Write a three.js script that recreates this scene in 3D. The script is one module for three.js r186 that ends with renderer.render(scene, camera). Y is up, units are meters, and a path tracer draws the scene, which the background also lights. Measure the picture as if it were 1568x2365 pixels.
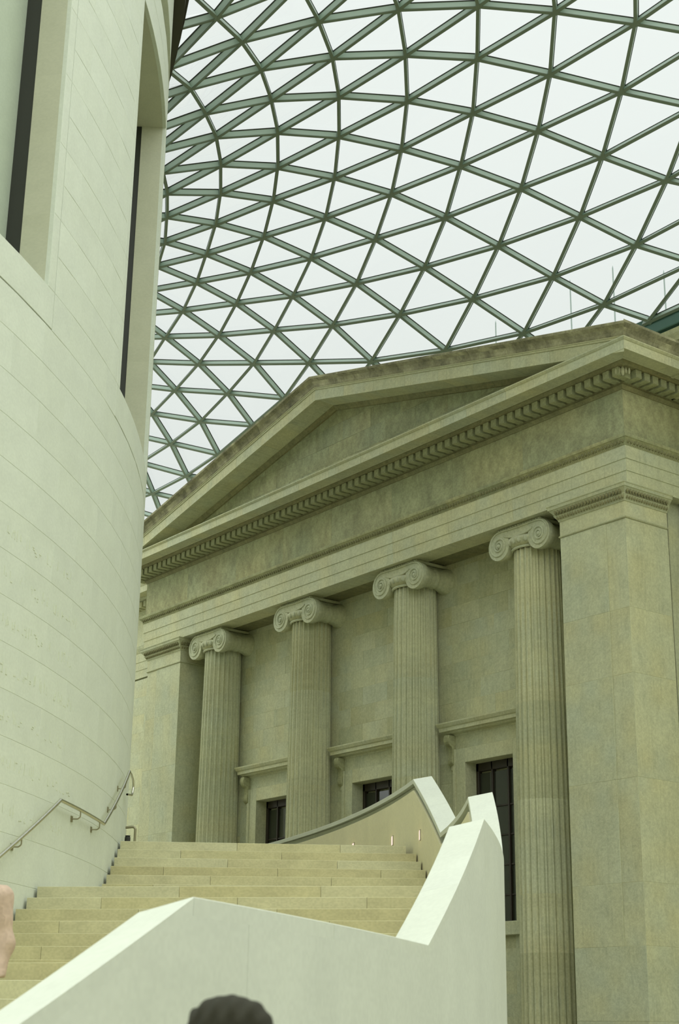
import * as THREE from 'three';
import { mergeGeometries, mergeVertices, toCreasedNormals } from 'three/addons/utils/BufferGeometryUtils.js';
import { MarchingCubes } from 'three/addons/objects/MarchingCubes.js';

// ------------------------------------------------------------------ camera, sky, exposure
const scene = new THREE.Scene();
const renderer = new THREE.WebGLRenderer({ antialias: true });
renderer.toneMapping = THREE.LinearToneMapping;
renderer.toneMappingExposure = 1.0;
renderer.shadowMap.enabled = true;

const EYE = 1.65;
const camera = new THREE.PerspectiveCamera(37.0227, 1568 / 2365, 0.1, 400);
camera.position.set(0, EYE, 0);
camera.up.set(0.2470226, 0.9469322, 0.205668);
camera.lookAt(-0.7537515, EYE + 0.3211543, -0.5733398);
camera.focus = 34;
camera.userData.fStop = 5.6;
camera.updateMatrixWorld();

// overcast sky: brightest overhead, the same all round
{
  const w = 8, h = 64, d = new Float32Array(w * h * 4), SKY = 3.0;
  for (let y = 0; y < h; y++) for (let x = 0; x < w; x++) {
    const el = Math.max(0, Math.sin(((y + 0.5) / h - 0.5) * Math.PI)), L = SKY * (0.6 + 0.4 * el), k = (y * w + x) * 4;
    d[k] = L * 0.96; d[k + 1] = L * 1.015; d[k + 2] = L * 0.985; d[k + 3] = 1;
  }
  const t = new THREE.DataTexture(d, w, h, THREE.RGBAFormat, THREE.FloatType);
  t.mapping = THREE.EquirectangularReflectionMapping; t.magFilter = THREE.LinearFilter; t.wrapS = THREE.RepeatWrapping; t.needsUpdate = true;
  scene.background = t; scene.environment = t;
}

// ------------------------------------------------------------------ helpers
let seed = 7;
const rnd = () => { seed = (seed * 1664525 + 1013904223) >>> 0; return seed / 4294967296; };
const rr = (a, b) => a + (b - a) * rnd();
const pick = (a) => a[Math.floor(rnd() * a.length)];
const RAD = Math.PI / 180;
const used = {};
const numbered = (n) => { used[n] = (used[n] ?? -1) + 1; return used[n] ? n + '_' + String(used[n]).padStart(3, '0') : n; };

function finish(o) { o.castShadow = true; o.receiveShadow = true; return o; }
function part(name, parent, geo, mat) { const m = finish(new THREE.Mesh(geo, mat)); m.name = name; parent.add(m); return m; }
function thing(name, label, category, group) {
  const g = new THREE.Group(); g.name = numbered(name); g.userData = { label, category };
  if (group) g.userData.group = group;
  scene.add(g); return g;
}
function struct(name, label) { const g = new THREE.Group(); g.name = name; g.userData = { kind: 'structure', label }; scene.add(g); return g; }
function sub(name, parent) { const g = new THREE.Group(); g.name = name; parent.add(g); return g; }

// uv in metres, projected along the main direction of each face
function metric(g, ou = 0, ov = 0) {
  if (g.index) g = g.toNonIndexed();
  if (!g.attributes.normal) g.computeVertexNormals();
  const p = g.attributes.position, uv = new Float32Array(p.count * 2);
  const a = new THREE.Vector3(), b = new THREE.Vector3(), c = new THREE.Vector3(), n = new THREE.Vector3();
  for (let i = 0; i < p.count; i += 3) {
    a.fromBufferAttribute(p, i); b.fromBufferAttribute(p, i + 1); c.fromBufferAttribute(p, i + 2);
    n.copy(b).sub(a).cross(c.clone().sub(a));
    const ax = Math.abs(n.x), ay = Math.abs(n.y), az = Math.abs(n.z);
    [a, b, c].forEach((v, j) => {
      const k = (i + j) * 2;
      if (ay > ax && ay > az) { uv[k] = v.x + ou; uv[k + 1] = v.z + ov; }
      else if (ax > az) { uv[k] = v.z + ou; uv[k + 1] = v.y + ov; }
      else { uv[k] = v.x + ou; uv[k + 1] = v.y + ov; }
    });
  }
  g.setAttribute('uv', new THREE.BufferAttribute(uv, 2));
  return g;
}
class Q {                                             // collects flat faces
  constructor() { this.v = []; }
  tri(a, b, c) { this.v.push(...a, ...b, ...c); return this; }
  quad(a, b, c, d) { return this.tri(a, b, c).tri(a, c, d); }
  poly(l) { for (let i = 1; i < l.length - 1; i++) this.tri(l[0], l[i], l[i + 1]); return this; }
  geo(ou = rr(0, 9), ov = rr(0, 9)) {
    const g = new THREE.BufferGeometry();
    g.setAttribute('position', new THREE.Float32BufferAttribute(this.v, 3));
    g.computeVertexNormals();
    return metric(g, ou, ov);
  }
}
function cbox(x0, x1, y0, y1, z0, z1, c = 0.008, ou, ov) {   // box with chamfered edges
  const q = new Q(), X = [x0, x1], Y = [y0, y1], Z = [z0, z1], s = [c, -c];
  const P = (i, j, k, f) => [X[i] + (f === 0 ? 0 : s[i]), Y[j] + (f === 1 ? 0 : s[j]), Z[k] + (f === 2 ? 0 : s[k])];
  for (const i of [0, 1]) q.quad(P(i, 0, 0, 0), P(i, 1, 0, 0), P(i, 1, 1, 0), P(i, 0, 1, 0));
  for (const j of [0, 1]) q.quad(P(0, j, 0, 1), P(1, j, 0, 1), P(1, j, 1, 1), P(0, j, 1, 1));
  for (const k of [0, 1]) q.quad(P(0, 0, k, 2), P(1, 0, k, 2), P(1, 1, k, 2), P(0, 1, k, 2));
  for (const i of [0, 1]) for (const j of [0, 1]) q.quad(P(i, j, 0, 0), P(i, j, 1, 0), P(i, j, 1, 1), P(i, j, 0, 1));
  for (const i of [0, 1]) for (const k of [0, 1]) q.quad(P(i, 0, k, 0), P(i, 1, k, 0), P(i, 1, k, 2), P(i, 0, k, 2));
  for (const j of [0, 1]) for (const k of [0, 1]) q.quad(P(0, j, k, 1), P(1, j, k, 1), P(1, j, k, 2), P(0, j, k, 2));
  for (const i of [0, 1]) for (const j of [0, 1]) for (const k of [0, 1]) q.tri(P(i, j, k, 0), P(i, j, k, 1), P(i, j, k, 2));
  return q.geo(ou, ov);
}
function merged(list) { return mergeGeometries(list.map((g) => { const n = g.index ? g.toNonIndexed() : g; for (const k of Object.keys(n.attributes)) if (!['position', 'normal', 'uv'].includes(k)) n.deleteAttribute(k); return n; })); }
// a closed profile [[p, y]...] run from A(p, y) to B(p, y), with end caps
function run(profile, A, B, caps = true) {
  const q = new Q(), n = profile.length, a = profile.map((s) => A(...s)), b = profile.map((s) => B(...s));
  for (let i = 0; i < n; i++) { const j = (i + 1) % n; q.quad(a[i], b[i], b[j], a[j]); }
  if (caps) {
    const t = THREE.ShapeUtils.triangulateShape(profile.map((s) => new THREE.Vector2(...s)), []);
    for (const [i, j, k] of t) { q.tri(a[i], a[j], a[k]); q.tri(b[i], b[k], b[j]); }
  }
  return q.geo();
}

// ------------------------------------------------------------------ procedural textures
function valueNoise(n, s) {                           // tiling value noise on an n x n lattice
  let st = s >>> 0; const g = new Float32Array(n * n);
  for (let i = 0; i < n * n; i++) { st = (st * 1664525 + 1013904223) >>> 0; g[i] = st / 4294967296; }
  return (u, v) => {
    u = ((u % 1) + 1) % 1 * n; v = ((v % 1) + 1) % 1 * n;
    const x = Math.floor(u), y = Math.floor(v), fx = u - x, fy = v - y, sx = fx * fx * (3 - 2 * fx), sy = fy * fy * (3 - 2 * fy);
    const at = (i, j) => g[((j % n) + n) % n * n + ((i % n) + n) % n];
    return (at(x, y) * (1 - sx) + at(x + 1, y) * sx) * (1 - sy) + (at(x, y + 1) * (1 - sx) + at(x + 1, y + 1) * sx) * sy;
  };
}
function tex(size, metres, fn, srgb = true) {
  const d = new Uint8Array(size * size * 4);
  for (let y = 0; y < size; y++) for (let x = 0; x < size; x++) {
    const c = fn((x + 0.5) / size, (y + 0.5) / size), k = (y * size + x) * 4;
    for (let j = 0; j < 3; j++) d[k + j] = Math.max(0, Math.min(255, 255 * (Array.isArray(c) ? c[j] : c)));
    d[k + 3] = 255;
  }
  const t = new THREE.DataTexture(d, size, size);
  t.wrapS = t.wrapT = THREE.RepeatWrapping; t.magFilter = THREE.LinearFilter; t.minFilter = THREE.LinearMipmapLinearFilter; t.generateMipmaps = true;
  if (srgb) t.colorSpace = THREE.SRGBColorSpace;
  t.repeat.set(1 / metres, 1 / metres); t.needsUpdate = true;
  return t;
}
const nA = valueNoise(4, 11), nB = valueNoise(9, 23), nC = valueNoise(23, 37), nD = valueNoise(64, 51), nE = valueNoise(160, 77), nF = valueNoise(31, 91);
const mapPale = tex(512, 3.1, (u, v) => { const t = 0.955 + 0.02 * (nB(u, v) - 0.5) + 0.018 * (nC(u, v) - 0.5) + 0.03 * (nE(u, v) - 0.5); return [t, t, t - 0.012 * (nA(u, v) - 0.5)]; });
const mapOld = tex(1024, 4.3, (u, v) => {             // old weathered limestone: blotches, run-off streaks, pits
  const blot = 0.5 * nA(u, v) + 0.3 * nB(u, v) + 0.2 * nC(u, v);
  const streak = nF(u * 3, v * 0.35) * 0.6 + nC(u * 4, v * 0.5) * 0.4;
  let t = 0.9 + 0.10 * (blot - 0.5) - 0.1 * Math.max(0, streak - 0.5) + 0.07 * (nE(u, v) - 0.5) + 0.05 * (nD(u, v) - 0.5);
  const w = (nB(u + 0.3, v + 0.7) - 0.5) * 0.05;
  return [t + w * 0.5, t, t - w - 0.01];
});
const mapSoot = tex(512, 3.7, (u, v) => {             // soot and lichen on the exposed mouldings
  const s = 0.45 * nB(u, v) + 0.35 * nC(u, v) + 0.2 * nD(u, v);
  const t = 0.72 + 0.5 * (s - 0.5) + 0.1 * (nE(u, v) - 0.5);
  return [t, t - 0.005, t - 0.04 * nA(u, v)];
});
const mapGrime = tex(1024, 4.7, (u, v) => {            // mottled brown green stains on sheltered stone
  const s = 0.4 * nB(u, v) + 0.3 * nC(u * 2, v) + 0.3 * nF(u, v * 0.6);
  const t = 0.86 + 0.24 * (s - 0.5) + 0.1 * (nE(u, v) - 0.5) + 0.06 * (nD(u, v) - 0.5), w = 0.05 * (nA(u + 0.4, v) - 0.5);
  return [t + w, t, t - w - 0.02];
});
const mapStep = tex(512, 2.3, (u, v) => { const t = 0.92 + 0.05 * (nB(u, v * 2) - 0.5) + 0.05 * (nC(u, v) - 0.5) + 0.07 * (nE(u, v) - 0.5); return [t, t - 0.003, t - 0.02 * nA(u, v)]; });
const bumpOld = tex(512, 1.4, (u, v) => 0.5 + 0.3 * (nD(u, v) - 0.5) + 0.35 * (nE(u, v) - 0.5) + 0.2 * (nC(u, v) - 0.5), false);

const M = {};
const std = (name, rgb, o = {}) => (M[name] = new THREE.MeshStandardMaterial({ color: new THREE.Color().setRGB(...rgb), roughness: 0.9, ...o }));
for (const [i, k] of [1, 0.985, 1.012].entries()) std('pale' + i, [0.63 * k, 0.67 * k, 0.55 * k], { map: mapPale, roughness: 0.8 });
std('jamb', [0.50, 0.505, 0.365], { map: mapPale });  // face stone darkened: shade of the reveals and soffits put into the colour
std('panel', [0.44, 0.50, 0.38], { map: mapPale, roughness: 0.5 });
std('slot', [0.02, 0.022, 0.014], { roughness: 0.5 });
std('letter', [0.57, 0.60, 0.46]);
const oldTones = [[0.65, 0.655, 0.42], [0.615, 0.625, 0.395], [0.668, 0.665, 0.415], [0.635, 0.65, 0.425], [0.585, 0.585, 0.355]];
oldTones.forEach((c, i) => std('old' + i, c, { map: mapOld, bumpMap: bumpOld, bumpScale: 0.004 }));
[[0.49, 0.49, 0.27], [0.47, 0.475, 0.265], [0.48, 0.485, 0.28]].forEach((c, i) => std('grimyShaded' + i, c, { map: mapGrime, bumpMap: bumpOld, bumpScale: 0.005 }));  // grime plus the shade under the cornice, both put into the colour
std('crustShaded', [0.33, 0.31, 0.155], { map: mapGrime, bumpMap: bumpOld, bumpScale: 0.006 });  // dirt and the shade of soffits and mouldings, painted as one dark tone
std('tympanum', [0.42, 0.43, 0.245], { map: mapGrime, bumpMap: bumpOld, bumpScale: 0.005 });  // both tympanum tones: stains plus painted shade below the raking cornices
std('tympanumLight', [0.455, 0.465, 0.275], { map: mapGrime, bumpMap: bumpOld, bumpScale: 0.005 });
const GRIMY_SHADED = [0, 1, 2].map((i) => M['grimyShaded' + i]);
const OLD = [0, 1, 2, 3, 4].map((i) => M['old' + i]);
std('soot', [0.62, 0.60, 0.37], { map: mapSoot, bumpMap: bumpOld, bumpScale: 0.006 });
[[0.54, 0.51, 0.285], [0.565, 0.54, 0.32], [0.515, 0.48, 0.26], [0.575, 0.56, 0.345]].forEach((c, i) => std('step' + i, c, { map: mapStep, roughness: 0.75 }));
const STEP = [0, 1, 2, 3].map((i) => M['step' + i]);
std('cream', [0.76, 0.715, 0.475], { map: mapPale, roughness: 0.7 });
std('white', [0.605, 0.635, 0.53], { map: mapPale, roughness: 0.65 });
std('court', [0.48, 0.48, 0.37], { map: mapPale });
std('floor', [0.37, 0.36, 0.28], { map: mapPale, roughness: 0.6 });
std('steel', [0.45, 0.57, 0.48], { roughness: 0.38, metalness: 0.0 });
std('steelNode', [0.22, 0.30, 0.24], { roughness: 0.45 });
std('shade_strip', [0.17, 0.215, 0.15], { roughness: 0.5 });  // added strip, its dark colour stands in for shade under each beam
std('edgeBeam', [0.10, 0.20, 0.17], { roughness: 0.4 });
std('louvre', [0.035, 0.032, 0.014], { roughness: 0.6 });
std('rubber', [0.03, 0.035, 0.02], { roughness: 0.8 });
std('frame', [0.03, 0.022, 0.012], { roughness: 0.5 });
std('rail', [0.62, 0.61, 0.52], { roughness: 0.25, metalness: 1 });
std('bracket', [0.3, 0.28, 0.18], { roughness: 0.4, metalness: 0.8 });
std('black', [0.012, 0.012, 0.008], { roughness: 0.5 });
std('mast', [0.55, 0.66, 0.62], { roughness: 0.7 });
M.glass = new THREE.MeshPhysicalMaterial({ color: new THREE.Color().setRGB(0.605, 0.608, 0.605), roughness: 0.02, transmission: 1, thickness: 0, ior: 1.25 });
M.window = new THREE.MeshPhysicalMaterial({ color: new THREE.Color().setRGB(0.035, 0.04, 0.026), roughness: 0.06, metalness: 0 });
M.lamp = new THREE.MeshStandardMaterial({ color: 0x332211, emissive: new THREE.Color().setRGB(1.0, 0.78, 0.66), emissiveIntensity: 1.08 });

// ------------------------------------------------------------------ the drum's centre and the curves around it
const CX = -31.82582, CZ = 6.58539, RD = 21.45;
const at = (R, deg, y) => [CX + R * Math.cos(deg * RAD), y, CZ + R * Math.sin(deg * RAD)];
const range = (a, b, n) => Array.from({ length: n + 1 }, (_, i) => a + (b - a) * i / n);
// sweep of a section (list of [R, y]) round the drum's axis
function ring(thetas, section, caps = true) {
  const q = new Q(), S = thetas.map((t) => section(t).map(([R, y]) => at(R, t, y))), n = S[0].length;
  for (let k = 0; k < S.length - 1; k++) for (let i = 0; i < n; i++) { const j = (i + 1) % n; q.quad(S[k][i], S[k + 1][i], S[k + 1][j], S[k][j]); }
  if (caps) for (const k of [0, S.length - 1]) {
    const sec = section(thetas[k]), t = THREE.ShapeUtils.triangulateShape(sec.map((s) => new THREE.Vector2(...s)), []);
    for (const [a, b, c] of t) q.tri(S[k][a], S[k][b], S[k][c]);
  }
  return q.geo();
}
function block(t0, t1, y0, y1, Ri, Ro, c = 0.006, n = 2) {   // a curved stone with chamfered face
  const e = c / Ro / RAD * Math.sign(t1 - t0), th = [t0, t0 + e, ...range(t0 + e, t1 - e, n).slice(1, -1), t1 - e, t1];
  return ring(th, (t) => { const R = t === t0 || t === t1 ? Ro - c : Ro, k = R === Ro ? c : c; return [[Ri, y0], [Ro - c, y0], [R, y0 + k], [R, y1 - k], [Ro - c, y1], [Ri, y1]]; });
}

// ------------------------------------------------------------------ floor and court walls
{
  const f = struct('floor', 'pale stone floor of the covered court');
  part('slab', f, cbox(-110, 40, -0.4, 0, -28, 70, 0.01), M.floor);
}
const Z0 = -24, XC = -31.5, X0 = XC - 10.3, X1 = XC + 10.3, ZWING = -26;

// ------------------------------------------------------------------ drum
const COURSE = 0.503, Y00 = 0.1, row = (j) => Y00 + COURSE * j;
const OPEN = [-35.475, -53.475], HALF = 4.775, STRIP = 0.57;
{
  const d = thing('stone_drum', 'huge pale cylindrical stone drum filling the left side, with two tall recessed openings', 'rotunda');
  const rest = [], palette = [M.pale0, M.pale1, M.pale2];
  for (let j = 0; j < 40; j++) {
    if (j === 35) continue;                                                  // recessed band, built below
    const y0 = j === 36 ? row(35) + 0.65 : row(j), y1 = row(j + 1);
    let free = [[-66, -23]];
    if (j >= 19 && j < 34) for (const o of OPEN) free = free.flatMap(([a, b]) => (o + HALF + STRIP <= a || o - HALF - STRIP >= b ? [[a, b]] : [[a, Math.max(a, o - HALF - STRIP)], [Math.min(b, o + HALF + STRIP), b]]).filter(([p, r]) => r - p > 0.2));
    for (let t = -44.475 - 4.225 * 6 - (j % 2 ? 2.1125 : 0); t < -20; t += 4.225) for (const [a, b] of free) {
      const p = Math.max(a, t), r = Math.min(b, t + 4.225);
      if (r - p < 0.2) continue;
      const inView = (p + r) / 2 > -62 && (p + r) / 2 < -35;
      if (inView) part('stone_block', d, block(p, r, y0, y1, RD - 0.3, RD, 0.004), pick(palette));
      else rest.push(block(p, r, y0, y1, RD - 0.3, RD, 0.004));
    }
  }
  part('stone_blocks_beyond', d, merged(rest), M.pale0).userData.kind = 'stuff';
  // frames of the openings: jamb stones, sill and lintel with a groove round them
  const G = 0.035;
  for (const o of OPEN) {
    for (const s of [-1, 1]) {
      const a = o + s * HALF, b = o + s * (HALF + STRIP - G * 1.1);
      for (let j = 20; j < 33; j += 2) part('jamb_stone', d, block(Math.min(a, b), Math.max(a, b), row(j), Math.min(row(j + 2), row(33)), RD - 0.06, RD, 0.004, 1), M.pale1);
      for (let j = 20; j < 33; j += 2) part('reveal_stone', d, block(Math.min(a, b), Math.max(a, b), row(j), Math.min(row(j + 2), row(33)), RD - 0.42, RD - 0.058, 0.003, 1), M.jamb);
      part('reveal_lining', d, block(Math.min(a + s * 0.04, a + s * 0.4), Math.max(a + s * 0.04, a + s * 0.4), row(20), row(33), RD - 0.63, RD - 0.42, 0.002, 1), M.slot);
    }
    part('sill_stone', d, block(o - HALF - STRIP + G, o + HALF + STRIP - G, row(19) + 0.014, row(20), RD - 0.66, RD, 0.004, 8), M.pale1);
    part('lintel_stone', d, block(o - HALF - STRIP + G, o + HALF + STRIP - G, row(33), row(34) - 0.014, RD - 0.06, RD, 0.004, 8), M.pale1);
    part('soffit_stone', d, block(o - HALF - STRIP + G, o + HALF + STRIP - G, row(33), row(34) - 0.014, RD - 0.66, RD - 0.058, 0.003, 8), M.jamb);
    part('infill_panel', d, block(o - HALF - 0.3, o + HALF + 0.3, row(20) - 0.02, row(33) + 0.02, RD - 0.75, RD - 0.63, 0.003, 8), M.panel);
  }
  part('recessed_band', d, ring(range(-66, -23, 30), () => [[RD - 0.4, row(35)], [RD - 0.16, row(35)], [RD - 0.16, row(35) + 0.65], [RD - 0.4, row(35) + 0.65]]), M.jamb);  // brown tone holds the shade of the recess
  part('core_wall', d, ring(range(-180, 180, 96), () => [[RD - 1.4, 0], [RD - 0.8, 0], [RD - 0.8, row(40)], [RD - 1.4, row(40)]], false), M.jamb);
  part('outer_shell', d, ring(range(-23, 360 - 66, 90), () => [[RD - 0.8, 0], [RD, 0], [RD, row(40)], [RD - 0.8, row(40)]]), M.pale0);
  part('base_course', d, ring(range(-66, -23, 30), () => [[RD - 0.8, 0], [RD, 0], [RD, Y00], [RD - 0.8, Y00]]), M.pale0);
  // dark louvred ring under the glass roof
  const L = thing('louvre_ring', 'dark louvred ring round the top of the pale drum', 'louvre');
  for (let k = 0; k < 3; k++) part('louvre_blade', L, ring(range(-120, 0, 60), () => [[RD - 0.6, row(40) + 0.06 + k * 0.4], [RD + 0.22 + 0.06 * k, row(40) + 0.06 + k * 0.4], [RD + 0.25 + 0.06 * k, row(40) + 0.44 + k * 0.4], [RD - 0.6, row(40) + 0.44 + k * 0.4]]), M.louvre);
  // carved lettering as strokes, groove shade put into their colour, too worn to read
  const s = [];
  for (let j = 7; j < 14; j++) for (let line = 0; line < 1; line++) {
    let t = -38.2 - rr(0, 0.6); const stop = -45.2 - rr(-0.8, 0.8), y = row(j) + 0.16;
    while (t > stop) {
      const w = rr(0.16, 0.3);
      if (rnd() < 0.82) for (let m = 0; m < 2; m++) {
        const a = t - rr(0, w), h = rr(0.03, 0.14), yy = y + rr(0, 0.17 - h);
        s.push(rnd() < 0.6 ? ring([a, a - 0.03], () => [[RD - 0.01, yy], [RD + 0.0015, yy], [RD + 0.0015, yy + h], [RD - 0.01, yy + h]]) : ring([a, a - w * 0.5], () => [[RD - 0.01, yy], [RD + 0.0015, yy], [RD + 0.0015, yy + 0.014], [RD - 0.01, yy + 0.014]]));
      }
      t -= w + (rnd() < 0.2 ? 0.3 : 0.06);
    }
  }
  const l = part('lettering_shade', d, merged(s), M.letter); l.userData.kind = 'stuff';
}

// ------------------------------------------------------------------ staircase round the drum
const FL = [[-54.5, 4.15], [-42.9, 3.14], [-31.3, 2.13], [-20.0, 1.12], [-8.6, 0.11]], SPAN = 4.7;
const RO = (t) => ((-2.69842662e-6 * t + 3.17816764e-4) * t + 0.111220829) * t + 30.5875509;
const knots = [[-95, 5.15]]; for (const [t, l] of FL) knots.push([t, l + 1], [t + SPAN, l - 1.01 + 1]);
const HT = (t) => { for (let i = 0; i < knots.length - 1; i++) if (t >= knots[i][0] && t <= knots[i + 1][0]) { const [a, p] = knots[i], [b, q] = knots[i + 1]; return p + (q - p) * (t - a) / (b - a); } return knots[knots.length - 1][1]; };
{
  const st = thing('stone_staircase', 'broad curved flight of honey coloured stone steps climbing round the drum', 'staircase');
  const wedge = (t0, t1, R0, R1, y0, y1) => block(t0, t1, y0, y1, R0, R1, 0.004, 2);
  // stones of one step: cut across at staggered joints
  const stones = (parent, t0, t1, y0, y1, shift) => {
    const Ra = RD + 0.035, Rb = (RO(t0) + RO(t1)) / 2 - 0.27; let R = Ra, first = true;
    while (R < Rb - 0.05) {
      let e = R + (first ? 0.75 + shift : 1.5 + rr(-0.12, 0.12)); if (Rb - e < 0.5) e = Rb; first = false;
      const c = 0.004, sec = [[R + 0.002, y0], [e - 0.002, y0], [e - 0.002, y1 - c], [e - 0.002 - c, y1], [R + 0.002 + c, y1], [R + 0.002, y1 - c]];
      const dt = c / 23 / RAD;
      const g = ring([t1, t0 - dt, t0], (t) => (t === t0 ? sec.map(([r, y]) => [r, Math.min(y, y1 - c)]) : sec));
      part('step_stone', parent, g, pick(STEP)); R = e;
    }
  };
  for (const [ti, [top, lev]] of FL.slice(0, 4).entries()) {
    const d = SPAN / 6, base = lev - 1.01;
    for (let m = 1; m <= 6; m++) { const t0 = top + SPAN - d * (m - 1), s = sub('step', st); stones(s, t0, t0 - d - 0.06, base + 0.1443 * m - 0.1443, base + 0.1443 * m, (m % 2) * 0.7 + rr(-0.15, 0.15)); }
    // landing: slabs
    const end = ti === 0 ? -92 : FL[ti - 1][0] + SPAN, n = ti === 0 ? 9 : 2;
    const ths = range(top, end, n);
    for (let k = 0; k < n; k++) { const s = sub('landing', st); stones(s, ths[k], ths[k + 1], lev - 0.1443, lev, k % 2 ? 0.2 : 0.9); }
    part('under_structure', st, ring(range(top + 0.1, end, 12), (t) => [[RD + 0.2, 0.0], [RO(t) - 0.3, 0.0], [RO(t) - 0.3, lev - 0.16], [RD + 0.2, lev - 0.16]]), M.jamb);
    part('flight_structure', st, ring(range(top + SPAN - 0.4, top, 8), (t) => { const h = lev - 0.17 - 1.0 * (t - top) / SPAN; return [[RD + 0.2, 0], [RO(t) - 0.3, 0], [RO(t) - 0.3, Math.max(0.02, h)], [RD + 0.2, Math.max(0.02, h)]]; }), M.jamb);
  }
}
{
  const w = thing('stair_parapet', 'smooth white curved parapet wall sweeping up along the outside of the staircase', 'parapet');
  const cuts = [-92, -84, -76.5, -69, -61.5, -54.5, -49.8, -42.9, -38.2, -31.3, -21.0, -15.3, -8.6, -3.9, 2];
  const TH = 0.27;
  const fine = (a, b) => { const l = [...knots.map((k) => k[0]).filter((t) => t > a + 0.01 && t < b - 0.01), ...range(a, b, Math.max(2, Math.ceil((b - a) / 0.55)))]; return [...new Set(l.map((v) => +v.toFixed(3)))].sort((p, q) => p - q); };
  for (let i = 0; i < cuts.length - 1; i++) {
    const a = cuts[i] + 0.0015, b = cuts[i + 1] - 0.0015;
    // wall with a slot for the hand under the coping, on the stair side
    part('inner_lining', w, ring(fine(a, b), (t) => { const R = RO(t), h = HT(t); return [[R - TH, 0.02], [R - TH + 0.03, 0.02], [R - TH + 0.03, h - 0.21], [R - TH, h - 0.21]]; }), M.cream);  // warm light thrown back by the steps is put into the cream colour
    part('wall_panel', w, ring(fine(a, b), (t) => { const R = RO(t), h = HT(t); return [[R - TH + 0.03, 0], [R, 0], [R, h - 0.07], [R - TH + 0.1, h - 0.105], [R - TH + 0.1, h - 0.215], [R - TH + 0.03, h - 0.215]]; }), M.white);
  }
  const cc = [-92, -80, -72, -65, -58.5, -54.5, -52, -49.8, -46, -42.9, -40.2, -38.2, -34.6, -31.3, -28.6, -26.6, -23, -20.0, -17.2, -15.3, -8.6, 2];
  for (let i = 0; i < cc.length - 1; i++) part('coping_stone', w, ring(fine(cc[i] + 0.0015, cc[i + 1] - 0.0015), (t) => { const R = RO(t), h = HT(t); return [[R - TH, h - 0.115], [R, h - 0.07], [R, h - 0.003], [R - 0.003, h], [R - TH + 0.004, h - 0.05], [R - TH, h - 0.055]]; }), M.white);
}
// small lamps let into the stair side of the parapet
[[-57.7, '', 4.31, 4.46, 'warm wall lamp low on the parapet, second from the rising white coping'], [-53.4, '', 4.17, 4.32, 'warm recessed wall lamp on the parapet nearest the rising white coping'], [-63.2, '', 4.46, 4.62, 'small glowing wall lamp just showing above the edge of the top step']].forEach(([t, , y0, y1, label]) => {
  const g = thing('wall_lamp', label, 'lamp', 'lamps in the stair parapet');
  const R = RO(t) - 0.27, w = 0.16;
  part('housing', g, ring(range(t - w, t + w, 1), () => [[R - 0.004, y0], [R + 0.03, y0], [R + 0.03, y1], [R - 0.004, y1]]), M.bracket);
  part('lens', g, ring(range(t - w * 0.8, t + w * 0.8, 1), () => [[R - 0.01, y0 + 0.012], [R - 0.003, y0 + 0.012], [R - 0.003, y1 - 0.012], [R - 0.01, y1 - 0.012]]), M.lamp);
  const p = new THREE.PointLight(new THREE.Color().setRGB(1, 0.7, 0.45), 0.012, 6, 2); p.position.set(...at(R - 0.06, t, (y0 + y1) / 2)); p.castShadow = true; g.add(p); p.name = 'lamp_light';
});
// ------------------------------------------------------------------ handrail on the drum
{
  const h = thing('handrail', 'polished metal handrail zigzagging along the drum above the steps', 'handrail');
  const RR = RD + 0.11, y = (t) => HT(t) - 0.0;
  const railGeo = (pts, r = 0.022) => { const c = new THREE.CatmullRomCurve3(pts.map((p) => new THREE.Vector3(...p)), false, 'catmullrom', 0.1); return metric(new THREE.TubeGeometry(c, pts.length * 4, r, 12)); };
  const seq = [[-31.4, 3.13], [-38.4, 3.13], [-43.85, 4.155], [-49.25, 4.14], [-54.45, 5.13]];
  for (let i = 0; i < seq.length - 1; i++) { const [a, p] = seq[i], [b, q] = seq[i + 1]; part('rail', h, railGeo(range(0, 1, 8).map((k) => at(RR, a + (b - a) * k, p + (q - p) * k))), M.rail); }
  part('rail_end', h, railGeo([at(RR, -54.45, 5.13), at(RR, -55.2, 5.13), at(RR, -56.2, 5.11), at(RR, -56.6, 5.03), at(RR - 0.01, -56.4, 4.9), at(RR - 0.06, -55.7, 4.87)], 0.016), M.rail);
  for (const t of [-40.9, -46.0, -48.6, -51.3, -53.4]) {
    let i = seq.findIndex((s, k) => k < seq.length - 1 && t <= s[0] && t >= seq[k + 1][0]); const [a, p] = seq[i], [b, q] = seq[i + 1], yy = p + (q - p) * (t - a) / (b - a);
    const br = sub('bracket', h);
    part('arm', br, railGeo([at(RR, t, yy - 0.02), at(RR, t, yy - 0.08), at(RR - 0.03, t, yy - 0.105), at(RD, t, yy - 0.105)], 0.008), M.bracket);
    part('wall_plate', br, ring([t - 0.09, t + 0.09], () => [[RD - 0.005, yy - 0.14], [RD + 0.008, yy - 0.14], [RD + 0.008, yy - 0.07], [RD - 0.005, yy - 0.07]]), M.bracket);
  }
}
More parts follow.
